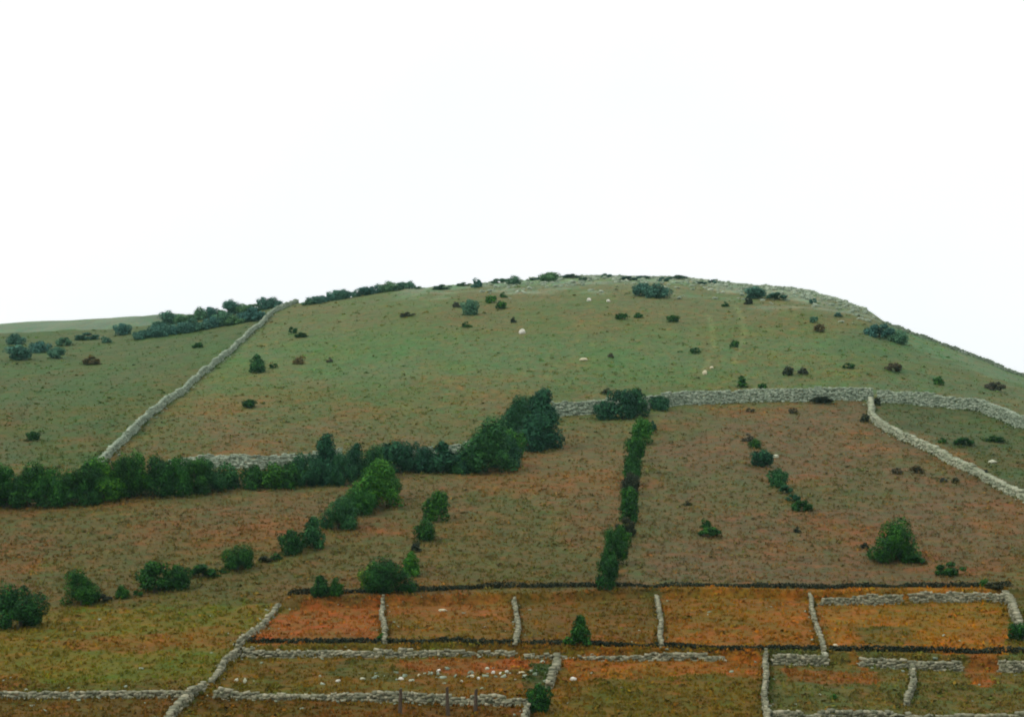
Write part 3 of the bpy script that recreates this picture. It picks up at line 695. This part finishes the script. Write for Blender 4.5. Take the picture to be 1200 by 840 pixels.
# --- light green trees coming down from the hedge
for it in [
    (438, 598, 50, 52, 'tree', 'mid', 'largest light green tree, below the blue-green hedge'),
    (452, 588, 30, 42, 'tree', 'mid', 'light green tree leaning against the largest one'),
    (420, 606, 36, 28, 'dome', 'mid', 'low light green tree joining the largest one to the dark round tree'),
    (396, 622, 40, 36, 'dome', 'teal', 'dark round tree at the foot of the light green trees'),
    (366, 645, 24, 34, 'tall', 'teal', 'narrow upright bush beside the round ball-shaped bush on the slanting hedgerow'),
    (341, 652, 26, 26, 'dome', 'dark', 'ball-shaped dark bush on the slanting hedgerow'),
    (310, 660, 18, 9, 'scrub', 'heath', 'flat dark heather patch on the slanting hedgerow'),
    (277, 670, 36, 26, 'dome', 'dark', 'bush with a pale gap in its middle on the slanting hedgerow'),
    (262, 672, 16, 7, 'scrub', 'dark', 'flat tuft beside the bush with a pale gap'),
    (237, 679, 26, 15, 'scrub', 'dark', 'low spreading shrub on the slanting hedgerow, between two taller bushes'),
    (207, 692, 28, 26, 'dome', 'dark', 'smaller of two touching dark bushes on the slanting hedgerow'),
    (178, 696, 34, 34, 'tree', 'dark', 'larger of two touching dark bushes on the slanting hedgerow'),
    (143, 702, 19, 18, 'dome', 'dark', 'small round bush alone before the two touching bushes'),
    (118, 705, 20, 8, 'scrub', 'heath', 'flat dark trail of scrub beside the pointed bush'),  # cast shadow built as dark foliage, not a plant of its own
    (250, 677, 16, 9, 'scrub', 'dark', 'small low tuft close beside the low spreading shrub on the slanting hedgerow'),
    (324, 657, 16, 10, 'scrub', 'dark', 'low shrub between the heather patch and the ball-shaped bush'),
    (161, 700, 14, 9, 'scrub', 'dark', 'little tuft between the small round bush and the two touching bushes'),
    (92, 711, 36, 38, 'tree', 'dark', 'pointed dark bush near the western end of the slanting hedgerow'),
    (20, 738, 58, 46, 'dome', 'dark', 'big dark bush at the low western end of the slanting hedgerow'),
    (375, 704, 20, 24, 'tall', 'dark', 'dark bush at the terrace corner above the rust-red field'),
    (394, 703, 15, 20, 'dome', 'dark', 'smaller bush beside the terrace corner bush'),
    (455, 698, 56, 38, 'dome', 'dark', 'wide yellow-topped bush at the terrace edge above the first dividing wall'),
    (436, 694, 26, 28, 'dome', 'light', 'yellow-green bush tucked against the wide terrace bush'),
    (481, 676, 18, 26, 'tall', 'mid', 'thin upright shrub rising from the wide terrace bush'),
    (487, 647, 14, 14, 'dome', 'heath', 'very dark small shrub in the short line above the terrace'),
    (497, 637, 22, 24, 'dome', 'dark', 'middle bush in the short line above the terrace'),
    (511, 612, 28, 32, 'tree', 'dark', 'top bush in the short line above the terrace'),
    # the tall group
    (604, 516, 34, 46, 'tree', 'teal', 'tall ivy-dark tree on the hollow side of the tree group by the long wall'),
    (620, 497, 40, 30, 'tree', 'teal', 'tree crown bridging the top of the tall tree group'),
    (637, 529, 36, 64, 'tall', 'teal', 'tallest dark tree, standing where the long grey wall begins'),
    (626, 530, 34, 30, 'dome', 'teal', 'low tree at the foot of the tallest dark tree'),
    (598, 538, 32, 30, 'dome', 'mid', 'bright green tree between the broad pointed tree and the tall group'),
    (570, 556, 54, 58, 'tree', 'teal', 'broad pointed tree standing out of the hedge before the tall group'),
    (590, 550, 36, 34, 'dome', 'teal', 'dark skirt of scrub under the bright green tree'),
    (548, 556, 26, 26, 'dome', 'teal', 'small tree at the foot of the broad pointed tree'),
    # wall clump
    (709, 493, 24, 20, 'dome', 'teal', 'lowest bush of the clump growing over the long grey wall'),
    (730, 492, 32, 32, 'tree', 'teal', 'central bush of the clump growing over the long grey wall'),
    (747, 490, 26, 30, 'tall', 'teal', 'pointed bush of the clump growing over the long grey wall'),
    (774, 482, 22, 16, 'dome', 'teal', 'separate round bush against the long grey wall'),
    # vertical hedgerow
    (765, 506, 12, 14, 'scrub', 'teal', 'topmost wispy shrub of the straight upright hedgerow'),
    (752, 522, 22, 28, 'tree', 'mid', 'largest upper bush of the straight upright hedgerow'),
    (745, 542, 20, 26, 'dome', 'dark', 'bush just under the largest upper one of the straight hedgerow'),
    (742, 558, 18, 24, 'dome', 'dark', 'middle small bush of the straight upright hedgerow'),
    (739, 582, 19, 24, 'dome', 'heath', 'very dark low bush halfway down the straight hedgerow'),
    (738, 614, 20, 28, 'tree', 'dark', 'round bush in the lower half of the straight hedgerow'),
    (734, 630, 20, 20, 'scrub', 'heath', 'flat dark shrub below the round one in the straight hedgerow'),
    (721, 664, 27, 40, 'tree', 'dark', 'biggest bush of the straight hedgerow, near its lower end'),
    (711, 692, 22, 32, 'tree', 'dark', 'last bush of the straight hedgerow, touching the terrace edge'),
    (729, 644, 20, 24, 'dome', 'dark', 'small bush leaning on the biggest bush of the straight hedgerow'),
    (747, 532, 15, 16, 'dome', 'dark', 'bush wedged between the two upper bushes of the straight hedgerow'),
    (741, 570, 18, 22, 'dome', 'dark', 'ragged shrub above the very dark low bush of the straight hedgerow'),
    (738, 596, 18, 22, 'dome', 'dark', 'ragged shrub below the very dark low bush of the straight hedgerow'),
    (715, 678, 18, 24, 'dome', 'dark', 'bush joining the two lowest big bushes of the straight hedgerow'),
    (758, 510, 15, 18, 'dome', 'dark', 'bush linking the wispy top shrub to the straight hedgerow'),
    # low fields
    (680, 761, 22, 32, 'tall', 'dark', 'small dark tree alone on the walled terrace'),
    (667, 757, 16, 12, 'scrub', 'mid', 'patch of green scrub beside the small dark terrace tree'),
    (632, 836, 26, 30, 'dome', 'dark', 'dark bush on the wall end beyond the last post'),
    (1196, 753, 22, 20, 'dome', 'dark', 'dark bush under the pale wall at the end of the orange field'),
    (978, 820, 10, 8, 'scrub', 'mid', 'faint green shrub in the first green paddock'),
    (448, 752, 16, 12, 'scrub', 'mid', 'green scrub at the foot of the first dividing wall'),
    # right slope
    (1050, 662, 50, 46, 'dome', 'dark', 'big round bush standing alone on the slope above the orange field'),
    (1074, 662, 20, 10, 'scrub', 'dark', 'flat fringe of scrub beside the big round bush'),  # dark foliage added where the round bush throws its shadow
    (1014, 644, 12, 9, 'scrub', 'heath', 'tiny dark shrub just uphill of the big round bush'),
    (1115, 676, 26, 15, 'scrub', 'dark', 'low green shrub between the big round bush and the terrace corner'),
    (1154, 688, 14, 11, 'dome', 'dark', 'small dark shrub near the terrace corner'),
    (1170, 693, 20, 8, 'scrub', 'heath', 'flat dark scrub on the terrace corner where the pale wall starts'),
    (828, 620, 14, 13, 'dome', 'dark', 'upper of two shrubs close together on the open eastern slope'),
    (833, 632, 22, 11, 'scrub', 'dark', 'lower of two shrubs close together on the open eastern slope'),
    (805, 593, 13, 7, 'scrub', 'heath', 'flat dark shrub uphill from the two close shrubs'),
    (935, 625, 11, 8, 'scrub', 'heath', 'tiny heather clump alone below the shrub trail'),
    (894, 549, 24, 18, 'dome', 'teal', 'top bush of the trail running down from the pale stone'),
    (913, 572, 22, 20, 'dome', 'teal', 'second bush of the trail running down from the pale stone'),
    (922, 580, 18, 12, 'scrub', 'teal', 'little shrub in the middle of the shrub trail'),
    (931, 590, 18, 11, 'scrub', 'teal', 'shrub just above the last one of the shrub trail'),
    (941, 600, 22, 12, 'scrub', 'dark', 'last low shrub of the shrub trail'),
    (877, 518, 16, 11, 'scrub', 'brown', 'brownish shrub of the pair above the shrub trail'),
    (885, 526, 17, 13, 'dome', 'dark', 'green shrub of the pair above the shrub trail'),
    (1052, 557, 13, 9, 'scrub', 'brown', 'brown heather clump under the slanting pale wall'),
    (1075, 556, 18, 11, 'scrub', 'brown', 'wider brown heather clump under the slanting pale wall'),
    (1106, 567, 11, 7, 'scrub', 'brown', 'small heather tuft, upper of two below the slanting pale wall'),
    (1120, 566, 10, 7, 'scrub', 'heath', 'small dark tuft closest under the slanting pale wall'),
    (1152, 558, 12, 9, 'dome', 'heath', 'dark shrub pressed against the slanting pale wall'),
    (1105, 520, 12, 8, 'scrub', 'dark', 'little shrub in the grass corner just above the slanting wall'),
    (1131, 525, 20, 9, 'scrub', 'dark', 'wide low shrub in the grass corner above the slanting wall'),
    (1166, 519, 22, 7, 'scrub', 'dark', 'flat shrub in the middle of the grass corner below the flank wall'),
    (1028, 476, 11, 11, 'dome', 'heath', 'dark shrub in the angle of the wall junction'),
    (1014, 496, 12, 12, 'dome', 'heath', 'dark shrub just below the wall junction'),
    (964, 474, 22, 8, 'scrub', 'heath', 'flat dark scrub along the foot of the long grey wall'),
    (930, 485, 12, 8, 'scrub', 'brown', 'brown tuft below the long grey wall, close to the flat scrub'),
    (880, 484, 12, 6, 'scrub', 'brown', 'brown tuft below the long grey wall, above the shrub pair'),
    # upper hill
    (870, 455, 13, 16, 'tall', 'dark', 'upright shrub touching the top of the long grey wall'),
    (894, 458, 12, 9, 'dome', 'dark', 'small shrub on top of the long grey wall'),
    (924, 441, 14, 12, 'dome', 'heath', 'rounded dark shrub of a pair above the long wall'),
    (942, 440, 15, 9, 'scrub', 'brown', 'flat brown shrub of a pair above the long wall'),
    (995, 433, 15, 8, 'scrub', 'dark', 'green shrub between the pair above the wall and the heather mound'),
    (1048, 437, 20, 11, 'scrub', 'brown', 'brown heather mound uphill of the wall junction'),
    (1101, 452, 14, 11, 'dome', 'dark', 'single shrub on the eastern flank above the grey wall'),
    (1167, 458, 20, 9, 'scrub', 'brown', 'wide flat heather on the eastern flank near the skyline wall'),
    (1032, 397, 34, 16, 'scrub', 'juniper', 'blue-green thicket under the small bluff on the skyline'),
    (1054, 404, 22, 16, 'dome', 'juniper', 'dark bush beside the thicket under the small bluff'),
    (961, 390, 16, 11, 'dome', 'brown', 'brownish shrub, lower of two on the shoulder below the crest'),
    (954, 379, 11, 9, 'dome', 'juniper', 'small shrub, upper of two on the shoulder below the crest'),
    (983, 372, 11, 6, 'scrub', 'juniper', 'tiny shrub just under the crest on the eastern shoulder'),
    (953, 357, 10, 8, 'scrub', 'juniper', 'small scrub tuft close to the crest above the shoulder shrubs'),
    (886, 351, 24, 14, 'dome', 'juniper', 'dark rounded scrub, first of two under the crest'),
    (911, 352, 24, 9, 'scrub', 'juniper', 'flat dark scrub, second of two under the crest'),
    (878, 357, 12, 9, 'dome', 'heath', 'very dark shrub at the foot of the rounded crest scrub'),
    (850, 360, 10, 7, 'scrub', 'dark', 'small shrub beside the top of the faint track'),
    (815, 415, 13, 9, 'scrub', 'dark', 'shrub on the near side of the faint track, above the cream stones'),
    (861, 408, 12, 10, 'dome', 'dark', 'shrub on the far side of the faint track'),
    (789, 378, 17, 9, 'dome', 'dark', 'rounded green shrub, last of three in a level line below the crest clump'),
    (748, 373, 13, 8, 'scrub', 'mid', 'light shrub, middle of three in a level line below the crest clump'),
    (728, 375, 16, 9, 'dome', 'dark', 'dark shrub, first of three in a level line below the crest clump'),
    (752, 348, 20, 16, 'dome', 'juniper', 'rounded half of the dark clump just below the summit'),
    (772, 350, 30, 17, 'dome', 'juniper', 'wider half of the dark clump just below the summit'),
    (716, 420, 9, 7, 'scrub', 'brown', 'tiny tuft in the open grass near the flat cream stone'),
    (710, 463, 10, 9, 'dome', 'heath', 'tiny dark shrub above the clump on the long wall'),
    (743, 466, 14, 12, 'scrub', 'mid', 'wispy green shrub just behind the clump on the long wall'),
    (551, 370, 20, 18, 'dome', 'juniper', 'biggest dark bush on the upper hill, uphill of the white boulder'),
    (547, 384, 13, 8, 'scrub', 'dark', 'small shrub directly below the biggest upper-hill bush'),
    (535, 361, 11, 8, 'scrub', 'brown', 'red-brown tuft beside the biggest upper-hill bush'),
    (575, 356, 15, 11, 'dome', 'mid', 'light green bush, upper of two east of the biggest upper-hill bush'),
    (587, 363, 14, 11, 'dome', 'dark', 'dark bush, lower of two east of the biggest upper-hill bush'),
    (590, 349, 10, 8, 'scrub', 'dark', 'small shrub closest under the crest above the white boulder'),
    (602, 379, 9, 8, 'scrub', 'heath', 'tiny dark shrub just above the white boulder'),
    (477, 372, 19, 6, 'scrub', 'brown', 'flat brown heather streak on the open upper hill'),
    (301, 438, 18, 22, 'tall', 'teal', 'upright bush east of the climbing wall'),
    (320, 432, 12, 7, 'scrub', 'dark', 'small shrub right beside the upright bush'),
    (350, 427, 15, 12, 'dome', 'brown', 'rounded brown shrub past the upright bush by the climbing wall'),
    (386, 425, 9, 7, 'scrub', 'brown', 'tiny heather tuft farther out from the rounded brown shrub'),
    (352, 396, 18, 7, 'scrub', 'dark', 'flat shrub, lower of two near the top of the climbing wall'),
    (343, 391, 12, 9, 'scrub', 'dark', 'shrub, upper of two near the top of the climbing wall'),
    (291, 479, 17, 12, 'dome', 'dark', 'lone dark shrub on the hill halfway along the climbing wall'),
    (231, 408, 14, 8, 'scrub', 'dark', 'small shrub under the long skyline thicket, west of the climbing wall'),
    (38, 517, 17, 12, 'dome', 'dark', 'lone dark shrub in the western field above the hedge'),
    (106, 428, 22, 11, 'scrub', 'brown', 'purple-brown heather mound in the western field'),
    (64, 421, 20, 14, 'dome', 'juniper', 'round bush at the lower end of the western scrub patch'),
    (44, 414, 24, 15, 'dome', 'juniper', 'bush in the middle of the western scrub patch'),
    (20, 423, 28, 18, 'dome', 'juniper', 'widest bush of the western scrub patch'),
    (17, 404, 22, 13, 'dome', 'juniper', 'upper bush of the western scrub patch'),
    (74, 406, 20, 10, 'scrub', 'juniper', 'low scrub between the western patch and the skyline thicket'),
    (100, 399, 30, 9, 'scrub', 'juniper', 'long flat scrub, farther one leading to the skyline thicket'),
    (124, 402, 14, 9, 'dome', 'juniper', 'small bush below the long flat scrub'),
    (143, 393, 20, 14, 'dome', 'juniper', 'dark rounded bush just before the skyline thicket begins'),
]:
    big = max(it[2], it[3])
    plant(*it[:6], it[6], 'tree' if (it[4] in ('tree', 'tall') and big >= 30) else 'bush' if big >= 17 else 'shrub')

# --- the skyline thicket west of the climbing wall: a front line and a back line
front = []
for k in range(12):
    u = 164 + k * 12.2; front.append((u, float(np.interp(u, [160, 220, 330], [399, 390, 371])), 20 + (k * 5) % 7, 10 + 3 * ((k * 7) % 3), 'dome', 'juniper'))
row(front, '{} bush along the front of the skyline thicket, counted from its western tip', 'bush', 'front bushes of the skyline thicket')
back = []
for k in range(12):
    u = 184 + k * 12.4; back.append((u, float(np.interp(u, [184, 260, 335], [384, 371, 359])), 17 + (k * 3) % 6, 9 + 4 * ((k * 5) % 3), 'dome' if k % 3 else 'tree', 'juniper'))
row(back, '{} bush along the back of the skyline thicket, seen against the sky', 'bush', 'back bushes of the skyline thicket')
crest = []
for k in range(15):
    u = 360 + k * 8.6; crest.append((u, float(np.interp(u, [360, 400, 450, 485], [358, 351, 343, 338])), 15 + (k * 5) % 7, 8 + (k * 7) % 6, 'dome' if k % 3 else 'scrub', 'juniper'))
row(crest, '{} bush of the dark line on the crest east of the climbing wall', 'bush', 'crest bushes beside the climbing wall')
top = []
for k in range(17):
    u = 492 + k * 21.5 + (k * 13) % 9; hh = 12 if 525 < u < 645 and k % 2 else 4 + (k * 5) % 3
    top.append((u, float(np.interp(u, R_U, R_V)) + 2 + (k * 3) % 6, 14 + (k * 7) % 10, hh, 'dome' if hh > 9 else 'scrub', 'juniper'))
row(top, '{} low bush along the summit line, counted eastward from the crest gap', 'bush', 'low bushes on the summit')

# --- dark leafy strips standing in for the shaded turf lips of the terraces (one ragged strip each)
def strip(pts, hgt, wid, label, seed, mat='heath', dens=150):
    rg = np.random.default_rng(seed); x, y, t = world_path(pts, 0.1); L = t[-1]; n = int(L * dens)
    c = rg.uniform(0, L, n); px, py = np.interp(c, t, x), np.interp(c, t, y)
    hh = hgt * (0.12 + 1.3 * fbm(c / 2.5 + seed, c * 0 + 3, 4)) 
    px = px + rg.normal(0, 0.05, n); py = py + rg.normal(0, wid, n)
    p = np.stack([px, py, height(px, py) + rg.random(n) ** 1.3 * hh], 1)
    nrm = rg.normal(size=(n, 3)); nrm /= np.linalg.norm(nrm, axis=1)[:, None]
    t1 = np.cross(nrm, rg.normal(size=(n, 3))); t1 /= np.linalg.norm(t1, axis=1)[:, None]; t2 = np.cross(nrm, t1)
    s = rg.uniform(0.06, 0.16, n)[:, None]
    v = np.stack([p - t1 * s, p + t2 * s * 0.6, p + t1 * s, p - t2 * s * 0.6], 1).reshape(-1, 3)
    o = link('turf_shade_strip', mesh_np('turf_shade_strip', v, np.arange(len(v)).reshape(-1, 4), M[mat]))
    tag(o, label, 'heather', 'dark turf and shade along the terrace edges')
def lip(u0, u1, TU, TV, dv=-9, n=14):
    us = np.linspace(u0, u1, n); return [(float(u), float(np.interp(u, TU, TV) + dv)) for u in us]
strip(lip(338, 1186, T1_U, T1_V), 0.44, 0.16, 'long thin dark strip of turf and shade along the upper terrace edge', 41)
strip(lip(292, 960, T2_U, T2_V), 0.36, 0.13, 'thin dark strip of turf and shade along the lower terrace edge under the dividing walls', 42)
strip(lip(972, 1230, T2_U, T2_V), 0.44, 0.14, 'dark strip of turf and shade along the foot of the broad orange field', 43)

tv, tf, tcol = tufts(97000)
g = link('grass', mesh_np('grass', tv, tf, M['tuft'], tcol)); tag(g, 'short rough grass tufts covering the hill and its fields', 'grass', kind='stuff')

# ------------------------------------------------------------------ air
HAZE = True
if HAZE:
    lo = np.array([-1600, -420, float(V[:, 2].min()) - 1.0]); hi = np.array([1600, 1700, float(V[:, 2].max()) + 12.0])
    hv = (BOX + 0.5) * (hi - lo) + lo
    mh = bpy.data.materials.new('pale_air'); mh.use_nodes = True; nt = mh.node_tree; nt.nodes.clear()
    out = nt.nodes.new('ShaderNodeOutputMaterial'); pv = nt.nodes.new('ShaderNodeVolumePrincipled')
    pv.inputs['Color'].default_value = (0.50, 0.92, 0.84, 1); pv.inputs['Density'].default_value = 0.00009
    nt.links.new(pv.outputs[0], out.inputs['Volume'])
    hz = link('haze', mesh_np('haze', hv, BQ, mh)); hz['kind'] = 'stuff'; hz['label'] = 'thin pale haze over the hillside'

# ------------------------------------------------------------------ daylight
EL, AZ = math.radians(44), math.radians(-62)     # sun high, from the west side and slightly behind the viewer
w = bpy.data.worlds.new('World'); sc.world = w; w.use_nodes = True
nt = w.node_tree; bg = nt.nodes['Background']
sky = nt.nodes.new('ShaderNodeTexSky'); sky.sky_type = 'NISHITA'; sky.sun_disc = False
sky.sun_elevation = EL; sky.sun_rotation = math.radians(-118); sky.air_density = 1.0; sky.dust_density = 3.0
tc = nt.nodes.new('ShaderNodeTexCoord'); nz = nt.nodes.new('ShaderNodeTexNoise'); nz.inputs['Scale'].default_value = 2.5; nz.inputs['Detail'].default_value = 5
nt.links.new(tc.outputs['Generated'], nz.inputs['Vector'])
cl = ramp(nt, nz.outputs[0], [(0.3, (0.94, 0.96, 1.0)), (0.7, (1.04, 1.04, 1.04))])
sep = nt.nodes.new('ShaderNodeSeparateXYZ'); nt.links.new(tc.outputs['Generated'], sep.inputs[0])
lift = ramp(nt, sep.outputs[2], [(0.0, (16.5, 16.5, 16.6)), (0.25, (17.0, 17.0, 17.0)), (1.0, (24.0, 24.0, 24.0))])
cl = mixc(nt, 'MULTIPLY', 1.0, cl, lift)
mx = mixc(nt, 'MIX', 0.93, sky.outputs[0], cl)
nt.links.new(mx, bg.inputs['Color']); bg.inputs['Strength'].default_value = 0.10
sun = bpy.data.lights.new('sun', 'SUN'); sun.energy = 2.3; sun.angle = math.radians(8); sun.color = (1.0, 0.95, 0.87)
so = bpy.data.objects.new('sun', sun); C.objects.link(so)
# light travels from the west (photo's left), a little from behind the camera
from mathutils import Vector
sd = Vector((-math.cos(EL) * math.cos(math.radians(-28)), math.cos(EL) * math.sin(math.radians(-28)), math.sin(EL)))
so.rotation_euler = sd.to_track_quat('Z', 'Y').to_euler()

# ------------------------------------------------------------------ camera
cd = bpy.data.cameras.new('camera'); cam = bpy.data.objects.new('camera', cd); C.objects.link(cam)
cam.location = (0, 0, 0); cam.rotation_euler = (math.radians(90), 0, 0)
cd.sensor_width = 36; cd.lens = 36 * F / 1200; cd.shift_y = (VH - 420) / 1200; cd.clip_start = 0.1; cd.clip_end = 6000
sc.camera = cam
sc.view_settings.view_transform = 'Standard'; sc.view_settings.look = 'None'; sc.view_settings.exposure = -0.6; sc.view_settings.gamma = 1
sc.render.engine = 'CYCLES'; sc.cycles.max_bounces = 5; sc.cycles.volume_bounces = 1; sc.cycles.filter_width = 1.9
sc.cycles.use_denoising = True
